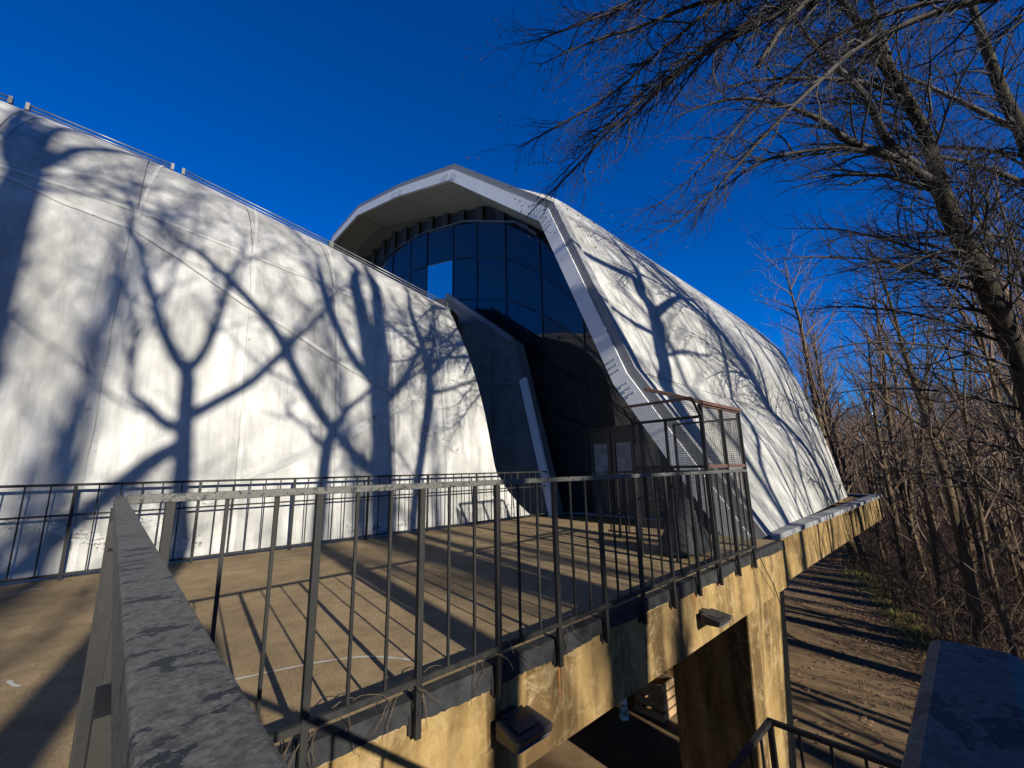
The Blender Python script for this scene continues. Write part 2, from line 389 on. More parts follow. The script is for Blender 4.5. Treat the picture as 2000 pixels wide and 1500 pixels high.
# ---------------------------------------------------------------- the building
bd = empty('shell_building', (0, 7.4, 0), 'white shell-roofed building with a big polygonal arch over a dark glass entrance', 'building')
PR = [(0, 0), (.10, 1.2), (.24, 2.4), (.46, 3.6), (.80, 4.6), (1.35, 5.5), (2.1, 6.2), (3.2, 6.8), (4.8, 7.25), (7, 7.5), (10, 7.6)]
PRS = [(q.x, q.y) for q in crom([(x, z, 0) for x, z in PR], 8)]
SU = [(-9, 1.165), (-2.2, 1.158), (.15, 1.137), (1.65, 1.075), (3.2, 1.03), (4.85, .955), (6.65, .885), (8, .84)]
SUs = [(u, sum(interp(u+k*.35, SU) for k in range(-3, 4))/7) for u in [-9+.25*i for i in range(69)]]
EZ = [(0, 7.5), (.31, 7.11), (.68, 6.74), (1.1, 6.44), (1.45, 6.38), (1.92, 6.32), (2.41, 6.26), (3.03, 6.16), (3.68, 6.06), (4.24, 5.99), (4.69, 5.97), (5.2, 6.08), (5.54, 6.28), (5.9, 6.75), (6.2, 7.4), (6.45, 7.98), (9, 7.98)]
def sh_pt(u, i, off=0):
    s = interp(u, SUs); dw, z = PRS[i]
    j0, j1 = max(i-1, 0), min(i+1, len(PRS)-1)
    t = Vector((PRS[j1][0]-PRS[j0][0], PRS[j1][1]-PRS[j0][1])).normalized()
    return Vector((u, 7.4+s*dw-t.y*off, s*z+t.x*off))
def uE(i): return interp(PRS[i][1]*.90, EZ)
IH = min(range(len(PRS)), key=lambda i: abs(PRS[i][1]-4.62))      # the horizontal seam
IT = len(PRS)-1
seams = [-9, -6.6, -5.0, -3.4, -1.82, -.23, 1.36, 2.80, 3.93, 5.1, 99]
fs = MB(); rows = []
for i in range(len(PRS)):
    e = uE(i)
    us = [-9+(e+9)*k/60 for k in range(61)]
    rows.append([sh_pt(u, i, -.03) for u in us])
fs.grid(rows); front = fs.build('front_shell', M['backing'], bd, True)
rg = random.Random(2)
def panel(u0, u1, i0, i1, parent):
    pb = MB(); rows = []; off = rg.uniform(0, .006)
    n = max(3, int((min(u1, 8)-u0)/.2))
    for i in range(i0, i1+1):
        lo, hi = u0+.006, min(u1-.006, uE(i)) if u1 > 90 else u1-.006
        hi = max(hi, lo+.01)
        row = [sh_pt(lo+(hi-lo)*k/n, i, off) for k in range(n+1)]
        if i == i0 and i0: row = [q*.997+sh_pt(q.x, i-0, off)*.003 for q in row]
        rows.append(row)
    pb.grid(rows); return pb.build('panel', M['shell'], parent, True)
for u0, u1 in zip(seams, seams[1:]):
    panel(u0, u1, 0, IH, front); panel(u0, u1, IH, IT, front)
# taped seams standing a little proud of the panels
def on_shell(u, z, off):
    s = interp(u, SUs); i = min(range(len(PRS)), key=lambda k: abs(PRS[k][1]*s-z)); j = i+1 if PRS[i][1]*s < z else i-1
    j = max(0, min(len(PRS)-1, j)); za, zb = PRS[i][1]*s, PRS[j][1]*s
    t = 0 if abs(zb-za) < 1e-6 else (z-za)/(zb-za)
    return sh_pt(u, i, off).lerp(sh_pt(u, j, off), max(0, min(1, t)))
def strip(path, w, mat, off, rag=.0, name='seam_strip'):
    b = MB(); P = []
    for (ua, za), (ub, zb) in zip(path, path[1:]):
        n = max(2, int(math.hypot(ub-ua, zb-za)/.12))
        P += [(ua+(ub-ua)*k/n, za+(zb-za)*k/n) for k in range(n)]
    P.append(path[-1]); A = []; B = []
    for k, (u, z) in enumerate(P):
        u2, z2 = P[min(k+1, len(P)-1)]; u1, z1 = P[max(k-1, 0)]
        d = Vector((u2-u1, z2-z1)).normalized(); s = Vector((-d.y, d.x))
        wa, wb = w/2+rg.uniform(-rag, rag), w/2+rg.uniform(-rag, rag)
        A.append(on_shell(u+s.x*wa, max(.01, z+s.y*wa), off)); B.append(on_shell(u-s.x*wb, max(.01, z-s.y*wb), off))
    b.grid([A, B]); return b.build(name, mat, front)
for u in seams[3:-1]:
    s = interp(u, SUs); zt = PRS[IH][1]*s
    strip([(u, .02), (u+.02, zt)], .055, M['seam'], .012, .002)
    P_ = [(u-.03+rg.uniform(-.012, .012), .3+(zt-.3)*k/14) for k in range(15)]
    strip(P_, .006, M['crackd'], .014, .0025, 'crack')
    strip([(u+.02, zt), (u+.16, 6.0*s), (u+.3, 6.9*s)], .05, M['seam'], .012, .002)
hz = [(u, PRS[IH][1]*interp(u, SUs)) for u in [-8+.5*k for k in range(28)]]
strip(hz, .07, M['seam'], .013, .003); strip([(u, z+.035+rg.uniform(-.008, .008)) for u, z in hz], .007, M['crackd'], .015, .003, 'crack')
dg = [(-4.2, 5.6), (-1.61, 5.15), (-.96, 4.96), (-.22, 4.84), (.41, 4.49), (1.28, 3.94), (1.92, 3.66), (2.72, 3.21), (3.94, 2.65)]
strip(dg, .075, M['seam'], .016, .003); strip([(u, z-.04) for u, z in dg[3:]], .008, M['crackd'], .018, .004, 'crack')
strip([(1.43, 1.11), (2.65, 1.6), (3.4, 2.04)], .15, M['seam'], .016, .004); strip([(3.4, 2.04), (3.92, 2.34), (5.0, 2.9), (6.0, 3.34)], .15, M['flaky'], .016, .004)
strip([(4.55, 2.0), (5.0, 1.75), (5.4, 1.55)], .16, M['flaky'], .0165, .01)
strip([(-1.4, .75), (-.6, .62), (-.1, .42), (.05, .30)], .14, M['flaky'], .0165, .02); strip([(.1, .16), (.62, .22), (1.0, .26)], .16, M['flaky'], .0165, .01); strip([(.3, .55), (.8, .75), (1.1, .85)], .2, M['flaky'], .0165, .02)
strip([(3.0, .20), (3.6, .18), (4.4, .2)], .12, M['flaky'], .0165, .01); strip([(5.6, .3), (6.2, .5), (6.9, .2)], .16, M['flaky'], .0165, .01)
# free end of the shell and the dirty end wall beyond the recess
b = MB(); rr = []
for i in range(0, len(PRS)):
    e = sh_pt(uE(i), i, -.002); rr.append([e, e+Vector((-.03, .5, -.02)), Vector((e.x-.1, max(e.y+.6, 12.5), min(e.z, 6.2)))])
b.grid(rr); b.build('shell_return', M['endwall'], bd)
b = MB(); prof = [(7.12, 0), (7.42, 1.2), (7.75, 2.4), (8.06, 3.5), (8.40, 4.7), (9.4, 5.5), (10.6, 6.4), (11.8, 7.2), (16, 8.2)]
for (ya, za), (yb, zb) in zip(prof, prof[1:]):
    b.quad((8.0, ya, za), (8.0, yb, zb), (8.0, yb, 0), (8.0, ya, 0)) if ya != yb else None
for k in range(len(prof)-1):
    (ya, za), (yb, zb) = prof[k], prof[k+1]
    b.quad((8.0, ya, za), (8.35, ya, za), (8.35, yb, zb), (8.0, yb, zb))
ew = b.build('end_wall', M['endwall'], bd)
b = MB(); b.bar((7.93, 7.10, .0), (7.93, 8.03, 3.55), .10, .22, (0, 1, 0)); b.build('edge_trim', M['rim'], ew)
b = MB(); b.bar((7.95, 8.45, 4.78), (7.95, 11.8, 7.28), .10, .14); b.build('edge_trim', M['coping'], ew)
b = MB(); b.bar((7.985, 9.5, .0), (7.985, 9.5, 5.3), .03, .03); b.build('joint', M['crackd'], ew)
b = MB(); b.bar((7.985, 8.2, 3.5), (7.985, 11.5, 3.9), .03, .09); b.build('crack', M['crackd'], ew)

# arch shell ---------------------------------------------------------------
XR = 7.4
NEAR = [(2.4, 0), (4.4, 3.05), (6.33, 7.78), (8.515, 9.67), (10.7, 11.56), (14.66, 13.03), (18.98, 14.26), (22.4, 14.2), (27, 11.5), (30, 6), (31, 0)]
FAR = [(3.0, 0), (3.45, 2.44), (4.2, 5.22), (6, 6.6), (8, 7.6), (13, 9), (18, 9.6), (22, 9.6), (26, 8), (29, 4.5), (30, 0)]
def arch_pt(t, k, f, off=0):
    def P(L):
        (y0, z0), (y1, z1) = L[k], L[k+1]; return y0+(y1-y0)*f, z0+(z1-z0)*f
    (ya, za), (yb, zb) = P(NEAR), P(FAR)
    y, z = ya*(1-t)+yb*t, za*(1-t)+zb*t
    bul = .22*math.sin(math.pi*min(1, t*1.0)) if k >= 0 else 0
    (y0, z0), (y1, z1) = NEAR[k], NEAR[k+1]; nn = Vector((-(z1-z0), y1-y0)).normalized()
    bl = (bul*math.sin(math.pi*f) if k in (0, 1) else min(1, t/.15)*.55*math.sin(math.pi*(k-2+f)/2) if k in (2, 3) else 0)+off
    return Vector((XR+.14+t*10.46, y+nn.x*bl, z+nn.y*bl))
b = MB()
for k in range(len(NEAR)-1):
    b.grid([[arch_pt(t/12, k, f/6, -.03) for f in range(7)] for t in range(13)])
b.grid([[arch_pt(1, k, f/4, -.03) for k in range(len(NEAR)-1) for f in range(4)], [(18, 15, 0)]*(4*(len(NEAR)-1))])
arch = b.build('arch_shell', M['backing'], bd)
tb = [0, .085, .20, .33, .47, .62, .80, 1.0]
for k in range(6):
    for t0, t1 in zip(tb, tb[1:]):
        b = MB(); o_ = rg.uniform(0, .006)
        g = .0006
        b.grid([[arch_pt(t0+g+(t1-t0-2*g)*i/4, k, .002+.996*f/6, o_) for f in range(7)] for i in range(5)])
        b.build('panel', M['shell'], arch, True)
def rimpoly(off):
    P = [Vector(q) for q in NEAR[:3]+NEAR[4:]]; out = []
    for i, q in enumerate(P):
        d0 = (q-P[i-1]).normalized() if i else (P[1]-q).normalized(); d1 = (P[i+1]-q).normalized() if i < len(P)-1 else d0
        nn = (Vector((-d0.y, d0.x))+Vector((-d1.y, d1.x))).normalized(); c = max(.5, nn.dot(Vector((-d0.y, d0.x))))
        out.append(q+nn*(off/c))
    return out
def ring(name, o0, o1, xa, xb, mat, parent, k0=0, k1=99):
    A, B = rimpoly(o0), rimpoly(o1); first = None
    for k in range(k0, min(k1, len(A)-1)):
        b = MB(); Q = [A[k], A[k+1], B[k+1], B[k]]
        b.v = [(xa, q.x, q.y) for q in Q]+[(xb, q.x, q.y) for q in Q]
        b.f = [(0, 1, 2, 3), (7, 6, 5, 4), (0, 4, 5, 1), (1, 5, 6, 2), (2, 6, 7, 3), (3, 7, 4, 0)]
        b.build(name, mat, parent)
rim = empty('arch_rim_dummy')
bpy.data.objects.remove(rim)
rb_ = MB(); A, B = rimpoly(.10), rimpoly(-.16)
for k in range(len(A)-1):
    Q = [A[k], A[k+1], B[k+1], B[k]]; s_ = len(rb_.v)
    rb_.v += [(XR+.02, q.x, q.y) for q in Q]+[(XR+.30, q.x, q.y) for q in Q]
    rb_.f += [tuple(s_+i for i in f) for f in ((0, 1, 2, 3), (7, 6, 5, 4), (0, 4, 5, 1), (2, 6, 7, 3))]
rim = rb_.build('arch_rim', M['grey'], bd)
ring('rim_face', -.10, -.47, XR-.012, XR+.10, M['rim'], rim)
BI = rimpoly(-.29)
for k in (1, 2, 3, 4):
    d0 = (BI[k]-BI[k-1]).normalized(); d1 = (BI[k+1]-BI[k]).normalized()
    for sgn, dd in ((-1, d0), (1, d1)):
        for i_ in range(3):
            for j_ in range(2):
                c = BI[k]+dd*sgn*(.18+.13*i_)+Vector((-dd.y, dd.x))*(-.08+.15*j_)
                b = MB(); b.tube([(XR-.04, c.x, c.y), (XR-.008, c.x, c.y)], .018, 6); b.build('bolt', M['grey'], rim)
# soffit boards between the rim and the glass
S0, S1 = rimpoly(-.42), rimpoly(-.60)
sof = None
for k in range(len(S0)-1):
    b = MB(); d = (S0[k+1]-S0[k]); e = d.normalized()*.015
    p0, p1 = S0[k]+e, S0[k+1]-e; q0, q1 = S1[k]+e, S1[k+1]-e
    b.grid([[(XR+.10+(9.25-XR)*i/4, (p0.lerp(q0, i/4)).x, (p0.lerp(q0, i/4)).y) for i in range(5)], [(XR+.10+(9.25-XR)*i/4, (p1.lerp(q1, i/4)).x, (p1.lerp(q1, i/4)).y) for i in range(5)]])
    if sof is None: sof = b.build('soffit', M['soffit'], bd)
    else: b.build('soffit_panel', M['soffit'], sof)
    c = S0[k+1]*.97+S0[k]*.03
# glass wall ---------------------------------------------------------------
GTOP = [(3.4, 1.0), (5.2, 3.9), (7.2, 7.2), (9.2, 9.3), (11.2, 10.3), (12.2, 10.8), (15.3, 11.7), (17.5, 12.0), (20.1, 12.1), (24, 11.0), (27.5, 8), (29.5, 3)]
STOP = [(3.2, 1.0), (4.6, 3.2), (7.3, 8.1), (10.4, 10.75), (12.2, 11.75), (15.9, 13.1), (19.6, 13.85), (23.5, 13.9), (27, 11), (30, 5)]
gw = MB(); ys = [3.4+.5*i for i in range(53)]
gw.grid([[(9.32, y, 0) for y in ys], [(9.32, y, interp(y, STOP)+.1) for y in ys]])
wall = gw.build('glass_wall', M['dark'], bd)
cols = [3.9, 5.35, 6.68, 8.2, 9.8, 11.4, 12.95, 14.95, 16.4, 18.2, 20.2, 22.5, 25, 27.4]
ks = [0, .175, .34, .52, .70, .86, 1.0]
for y0, y1 in zip(cols, cols[1:]):
    for j, (k0, k1) in enumerate(zip(ks, ks[1:])):
        if j == 0 and y0 in (5.35,): continue
        def zt(y, k):
            return max(2.05 if k > .1 else 0, interp(y, GTOP)*k) if k else 0
        za0, za1, zb0, zb1 = zt(y0, k0), zt(y1, k0), zt(y0, k1), zt(y1, k1)
        if zb0-za0 < .08 and zb1-za1 < .08: continue
        b = MB(); t1, t2 = rg.uniform(-.004, .004), rg.uniform(-.004, .004); g = .014
        b.quad((9.0+t1, y0+g, za0+g), (9.0-t1, y1-g, za1+g), (9.0-t1+t2, y1-g, zb1-g), (9.0+t1+t2, y0+g, zb0-g))
        sky_pane = (y0 == 12.95 and j == 4)
        b.build('pane', M['mirror'] if sky_pane else M['lowglass'] if zb0 < 4.6 else M['glass'], wall)
for y in cols:
    b = MB(); b.box(8.97, 9.06, y-.016, y+.016, 0, interp(y, GTOP)); b.build('mullion', M['mull'], wall)
for k in ks[1:]:
    b = MB(); P = [(9.0, y, max(2.05, interp(y, GTOP)*k)) for y in [3.9+.6*i for i in range(40)]]
    for A_, B_ in zip(P, P[1:]): b.bar(A_, B_, .05, .032)
    b.build('transom', M['mull'], wall)
for k in range(0, 14):
    y = 8.9+k*1.2; b = MB(); b.box(9.2, 9.3, y, y+.42, interp(y, GTOP)+.05, interp(y+.42, STOP)-.02); b.build('clerestory_post', M['doorpaint'], wall)
b = MB(); P = [(9.1, y, interp(y, GTOP)+.06) for y in [8.4+.5*i for i in range(35)]]
for A_, B_ in zip(P, P[1:]): b.bar(A_, B_, .12, .09)
b.build('clerestory_sill', M['grey'], wall)
# double door
for y0, y1 in ((5.37, 6.0), (6.03, 6.66)):
    b = MB(); b.box(8.93, 9.02, y0, y0+.10, .02, 2.0); b.box(8.93, 9.02, y1-.10, y1, .02, 2.0); b.box(8.93, 9.02, y0+.1, y1-.1, .02, .85); b.box(8.93, 9.02, y0+.1, y1-.1, 1.72, 2.0)
    dr = b.build('door', M['doorpaint'], bd)
    b = MB(); b.box(8.965, 8.985, y0+.102, y1-.102, .852, 1.718); b.build('door_glass', M['paper'], dr)
    b = MB(); b.bar((8.89, y0+.06, .98), (8.89, y1-.06, .98), .03, .03); b.build('push_bar', M['galv'], dr)
b = MB(); b.box(8.9, 9.1, 5.2, 6.8, 2.0, 2.12); b.box(8.9, 9.05, 5.2, 5.37, 0, 2.0); b.box(8.9, 9.05, 6.66, 6.83, 0, 2.0); b.build('door_frame', M['mull'], bd)
b = MB(); b.box(8.55, 8.92, 4.6, 7.3, .0, .03); b.build('threshold', M['coping'], bd)
# pipe rails on the shell's shoulder
def pipe_pair(pa, pb):
    b = MB()
    for o_ in (Vector((0, 0, .035)), Vector((0, -.06, .075))):
        b.tube([pa+o_, pb+o_], .013, 6)
    pr = b.build('pipe_rail', M['galv'], bd, True)
    for q in (pa, pb):
        b = MB(); b.box(q.x-.025, q.x+.025, q.y-.08, q.y+.02, q.z-.04, q.z+.10); b.build('bracket', M['doorpaint'], pr)
i_t = min(range(len(PRS)), key=lambda k: abs(PRS[k][1]-6.55))
for u0, u1 in ((-4.3, -2.1), (-1.9, .12), (.3, 3.25), (3.3, 6.5)):
    pipe_pair(sh_pt(u0, i_t, .02), sh_pt(u1, i_t, .02))

# ---------------------------------------------------------------- mesh cage
cg = empty('mesh_cage', (5.0, 2.1, 0), 'rusty framed wire-mesh cage with a tilted lid at the terrace end', 'cage')
def frame(P, w, mat): b = MB(); b.bar(P[0], P[1], w, w); return b.build('frame_bar', mat, cg)
YB = 2.09; YA = 3.02
for (x, y) in ((5.0, YB), (5.6, YB), (6.2, YB), (5.03, YA), (5.015, 2.55)): frame(((x, y, 0.02), (x, y, 1.85 if y < 2.3 else 1.70)), .042 if y < 2.3 else .03, M['paint'])
frame(((6.2, YA, .02), (6.2, YA, 1.75)), .03, M['paint'])
for z in (1.12, 1.84): frame(((5.0, YB, z), (6.2, YB, z)), .035, M['rust'])
for z in (1.12, 1.70): frame(((5.0, YB, z), (5.03, YA, z)), .03, M['paint'])
for z in (1.12, 1.75): frame(((6.2, YB, z), (6.2, YA, z)), .03, M['paint'])
def wires(name, O, U, V, nu, nv, r=.0022):
    O, U, V = Vector(O), Vector(U), Vector(V); b = MB()
    for i in range(nu+1): b.tube([O+U*(i/nu), O+U*(i/nu)+V], r, 3, False)
    for j in range(nv+1): b.tube([O+V*(j/nv), O+V*(j/nv)+U], r, 3, False)
    return b.build(name, M['mesh'], cg)
wires('wire_mesh', (5.02, YB, .12), (1.16, 0, 0), (0, 0, 1.70), 46, 68)
wires('wire_mesh', (5.0, YB+.02, .12), (.03, .91, 0), (0, 0, 1.56), 36, 62)
wires('wire_mesh', (6.2, YB+.02, .12), (0, .91, 0), (0, 0, 1.60), 36, 62)
# slanted overhang on the inner side and the tilted lid
wires('wire_mesh', (5.0, YB, 1.70), (.03, .93, 0), (-.22, -.02, .20), 36, 10)
frame(((4.78, YB, 1.90), (4.81, YA, 1.90)), .03, M['rust']); frame(((5.03, YA, 1.70), (4.81, YA, 1.90)), .025, M['paint']); frame(((5.0, YB, 1.70), (4.78, YB, 1.90)), .025, M['paint'])
wires('wire_mesh', (5.02, YB-.02, 1.86), (1.2, 0, 0), (-.15, .62, .24), 46, 24)
for P in (((5.0, YB-.02, 1.865), (4.85, YB+.6, 2.10)), ((5.6, YB-.02, 1.865), (5.45, YB+.6, 2.10)), ((6.22, YB-.02, 1.865), (6.07, YB+.6, 2.10)), ((4.85, YB+.6, 2.10), (6.07, YB+.6, 2.10)), ((5.0, YB-.02, 1.865), (6.22, YB-.02, 1.865))): frame(P, .04, M['rust'])
b = MB(); rows = []
rg2 = random.Random(8)
for i in range(9): rows.append([(5.25+.7*i/8, 2.45+.5*j/6+.05*rg2.random(), .02+ ((.45+.25*((i*5) % 3)/2)*math.sin(math.pi*i/8)**.7*math.sin(math.pi*j/6)**.5 if 0 < j < 6 else 0)+.06*rg2.random()) for j in range(7)])
b.grid(rows); tag(b.build('tarpaulin', M['dark'], None, True), 'crumpled black tarpaulin heaped inside the mesh cage', 'tarpaulin')

# ---------------------------------------------------------------- flood lamps on the beam
def flood(x, z, s, label):
    e = empty('flood_lamp', (x, DE, z), label, 'lamp', 'flood lamps on the beam')
    b = MB(); b.box(x-.07*s, x+.07*s, DE-.06, DE+.004, z-.05*s, z+.05*s); b.build('back_box', M['lamp'], e, bevel=.006)
    b = MB(); h = .15*s
    V_ = [(-1.1, 0, .28), (1.1, 0, .28), (1.1, 0, -.5), (-1.1, 0, -.5), (-1.25, -1.7, .0), (1.25, -1.7, .0), (1.25, -1.55, -.42), (-1.25, -1.55, -.42)]
    b.v = [(x+vx*h, DE-.05+vy*h, z+vz*h) for vx, vy, vz in V_]
    b.f = [(0, 1, 2, 3), (7, 6, 5, 4), (0, 4, 5, 1), (1, 5, 6, 2), (2, 6, 7, 3), (3, 7, 4, 0)]
    hd = b.build('housing', M['lamp'], e, bevel=.008)
    b = MB(); b.quad(*[(x+vx*h, DE-.05+vy*h, z+.006+vz*h) for vx, vy, vz in ((-.7, -.45, .21), (.7, -.45, .21), (.75, -1.3, .07), (-.75, -1.3, .07))]); b.build('vent_grille', M['doorpaint'], hd)
    b = MB(); b.quad(*[(x+vx*h, DE-.05+vy*h, z+vz*h-.004) for vx, vy, vz in ((-1.1, -1.6, -.43), (1.1, -1.6, -.43), (1., -.2, -.5), (-1., -.2, -.5))]); b.build('lens', M['plastic'], hd)
flood(1.88, -.30, .78, 'black wedge flood lamp bolted to the beam above a rust run')
flood(4.55, -.34, .78, 'black wedge flood lamp on the beam towards the pillar')

# ---------------------------------------------------------------- things below the terrace
b = MB(); b.bar((6.4, 6.15, GZ+.12), (10.5, 5.75, GZ+.12), .24, .24); tag(b.build('timber_beam', M['wood'], bevel=.01), 'long weathered timber lying on the ground under the terrace', 'timber')
e = empty('pipe_fitting', (7.75, 5.33, GZ), 'white plastic pipe tee standing under the terrace', 'pipe')
b = MB(); b.tube([(7.75, 5.33, GZ-.01), (7.75, 5.33, GZ+.38)], .075, 14); b.tube([(7.75, 5.33, GZ+.36), (7.75, 5.33, GZ+.42)], .09, 14); b.tube([(7.75, 5.33, GZ-.01), (7.75, 5.33, GZ+.05)], .09, 14); b.build('pipe', M['pvc'], e, True)
b = MB(); b.tube([(7.75, 5.33, GZ+.2), (7.61, 5.21, GZ+.2)], .075, 14, False); b.build('branch', M['pvc'], e, True)
for k in range(4):
    e = empty('pallet_frame', (8.5, 4.9, GZ+.15*k), 'wooden frame in the stack beside the white pipe tee', 'crate', 'stacked wooden frames')
    b = MB(); z = GZ+.02+.16*k; o_ = .04*((k*7) % 3)
    for P, Q in (((8.1, 4.7), (9.1, 4.7)), ((8.1, 5.3), (9.1, 5.3)), ((8.1, 4.7), (8.1, 5.3)), ((9.1, 4.7), (9.1, 5.3)), ((8.6, 4.7), (8.6, 5.3))): b.bar((P[0]+o_, P[1], z+.07), (Q[0]+o_, Q[1], z+.07), .03, .12)
    b.build('frame', M['wood'], e)
b = MB(); rows = []
for i in range(7): rows.append([(8.7+.5*i/6+.06*rg2.random(), 5.6+.16*rg2.random(), GZ+.05+1.1*j/5+.05*rg2.random()) for j in range(6)])
b.grid(rows); tag(b.build('plastic_sheet', M['plastic'], None, True), 'crumpled grey plastic sheet leaning behind the wooden frames', 'sheet')

# dead vines on the edge of the terrace and a loose cable
def vine(seed, x, z0, n, label, grp):
    rg = random.Random(seed); b = MB()
    for k in range(n):
        P = [Vector((x+rg.uniform(-.1, .1), 2.10+rg.uniform(-.04, .05), z0+rg.uniform(0, .05)))]
        d = Vector((rg.uniform(-1, 1), rg.uniform(-.25, .1), rg.uniform(-.5, .5)))
        for i in range(7):
            d = (d+Vector((rg.uniform(-.5, .5), rg.uniform(-.15, .05), rg.uniform(-.55, .15)))).normalized(); P.append(P[-1]+d*.036)
            P[-1].y = min(P[-1].y, 2.09 if P[-1].z < 0 else 2.3); P[-1].z = max(P[-1].z, .01) if P[-1].y > 2.1 else P[-1].z
        b.tube(P, [.0028*(1-.08*i) for i in range(8)], 4)
    tag(b.build('dead_vine', M['bark2'], None, True), label, 'vine', grp)
for i, (x, n) in enumerate(((.78, 9), (1.22, 9), (1.78, 8), (2.45, 5), (5.95, 5))):
    vine(20+i, x, .06, n, 'wisps of dry vine caught on the bottom rail of the terrace', 'dry vines on the terrace edge')
b = MB(); b.tube(crom([(6.2, 2.06, .02), (6.35, 2.05, -.2), (6.62, 2.06, -.45), (7.0, 2.12, -.8)], 6), .006, 5); tag(b.build('loose_cable', M['lamp'], None, True), 'thin dark cable hanging from the terrace corner over the beam', 'cable')

# ---------------------------------------------------------------- trees
def tubes(segs, mat, name, parent, lo, hi, sides):
    b = MB()
    for P, Rr, lv in segs:
        if lo <= lv <= hi: b.tube(P, Rr, sides.get(lv, 3), lv <= 1)
    return b.build(name, mat, parent, True) if b.v else None
def twigs(rg, P, Rr, lv, out, maxlv, dens, lens, bias=Vector((0, 0, .15)), spread=.8, t0=.15, crook=.1, rmin=.004, rf=.013):
    """grow side branches along polyline P"""
    L = [0]
    for A, B in zip(P, P[1:]): L.append(L[-1]+(Vector(B)-Vector(A)).length)
    tot = L[-1]; n = max(2, int(tot*dens[lv]))
    for k in range(n):
        s = tot*(t0+(1-t0)*(k+rg.random())/n); i = 0
        while i < len(L)-2 and L[i+1] < s: i += 1
        f = (s-L[i])/max(1e-6, L[i+1]-L[i]); A, B = Vector(P[i]), Vector(P[i+1]); q = A.lerp(B, min(1, f))
        pr = Rr[i]+(Rr[i+1]-Rr[i])*min(1, f)
        d = (B-A).normalized(); sd = d.cross(Vector((rg.gauss(0, 1), rg.gauss(0, 1), rg.gauss(0, 1)))).normalized()
        dr = (d*(1-.35*spread)+sd*spread+bias).normalized()
        ln = lens[lv]*rg.uniform(.45, 1.15)*(1.15-.6*s/tot)
        m_ = 5 if lv < maxlv else 4
        pts = [q]; rad = [min(pr*.7, max(rmin, ln*rf))]; c = Vector((rg.gauss(0, .14), rg.gauss(0, .14), rg.gauss(.03, .12)))
        for j in range(1, m_+1):
            dr = (dr+c*.5+Vector((rg.gauss(0, crook), rg.gauss(0, crook), rg.gauss(0, crook)))+bias*.15).normalized()
            pts.append(pts[-1]+dr*(ln/m_)); rad.append(rad[0]*(1-.8*j/m_))
        out.append((pts, rad, lv+1))
        if lv+1 < maxlv: twigs(rg, pts, rad, lv+1, out, maxlv, dens, lens, bias, spread, .15, crook, rmin, rf)
def make_wood_tree(seed, H, rad, dense=1.0):
    rg = random.Random(seed); P = [Vector((0, 0, -.15))]; d = Vector((rg.gauss(0, .06), rg.gauss(0, .06), 1)).normalized(); n = 9
    for i in range(n):
        d = (d+Vector((rg.gauss(0, .05), rg.gauss(0, .05), .05))).normalized(); P.append(P[-1]+d*(H/n))
    Rr = [rad*(1.25 if i == 0 else 1)*(1-.88*i/n) for i in range(n+1)]
    segs = [(P, Rr, 0)]
    twigs(rg, P, Rr, 0, segs, 3, {0: 1.9*dense, 1: 2.2, 2: 3.0}, {0: H*.25, 1: H*.10, 2: H*.055}, Vector((0, 0, .30)), .75, .16, .14, .009, .015)
    return segs
def place_segs(name, segs, loc, label, group, mt='bark2', mc='twig2', sides=None):
    e = empty(name, loc, label, 'tree', group); sides = sides or {0: 8, 1: 5, 2: 3, 3: 3, 4: 3}
    b = MB(); b2 = MB()
    for P, Rr, lv in segs:
        (b if lv == 0 else b2).tube([q+Vector(loc) for q in P], Rr, sides[lv], lv == 0)
    b.build('trunk', M[mt], e, True); b2.build('crown', M[mc], e, True)
    return e
def copy_tree(e, loc, rz, sc, label, group):
    r_ = e.copy(); col.objects.link(r_); r_.location = loc; r_.rotation_euler = (0, 0, rz); r_.scale = (sc, sc, sc); r_['label'] = label; r_['group'] = group
    for ch in e.children:
        c = ch.copy(); col.objects.link(c); c.parent = r_; c.matrix_parent_inverse = ch.matrix_parent_inverse.copy()
    return r_
def ground_z(x, y):
    return GZ + min(9, max(0, math.hypot(max(0, x-26), max(0, -y-6)*.8)-2)*.045)

# the tall tree whose trunk leans over the right of the view
def hand_tree(name, lines, label, seed, dens, lens, maxlv, mats=('bark', 'twig'), bias=Vector((0, 0, .1)), group=None, buds=0, rmin=.0045):
    """lines[0] is the trunk; every line is [(x, y, z, radius)...]"""
    rg = random.Random(seed); segs = []
    for k, ln in enumerate(lines):
        P = crom([q[:3] for q in ln], 4); n = len(ln)-1
        Rr = []
        for i in range(len(P)):
            t = i/(len(P)-1)*n; j = min(int(t), n-1); Rr.append(ln[j][3]+(ln[j+1][3]-ln[j][3])*(t-j))
        segs.append((P, Rr, 0 if k == 0 else 1))
    out = list(segs)
    for k, (P, Rr, lv) in enumerate(segs):
        twigs(rg, P, Rr, 1 if k else 0, out, maxlv, dens, lens, bias, .7, .45 if k == 0 else .05, .2, rmin)
    e = empty(name, lines[0][0][:3], label, 'tree', group)
    b = MB(); b2 = MB()
    for P, Rr, lv in out:
        (b if lv == 0 else b2).tube(P, Rr, {0: 12, 1: 8, 2: 5, 3: 4, 4: 3}[lv], lv <= 1)
    b.build('trunk', M[mats[0]], e, True); b2.build('crown', M[mats[1]], e, True)
    if buds:
        b3 = MB()
        for P, Rr, lv in out:
            if lv >= maxlv-1 and rg.random() < buds:
                q = P[-1]; dd = (P[-1]-P[-2]).normalized()*.022; b3.tube([q-dd*.4, q+dd*.3, q+dd*.8], [.005, .008, .001], 5)
        tag(b3.build('bud', M['bud'], e, True), kind='stuff')
    return e
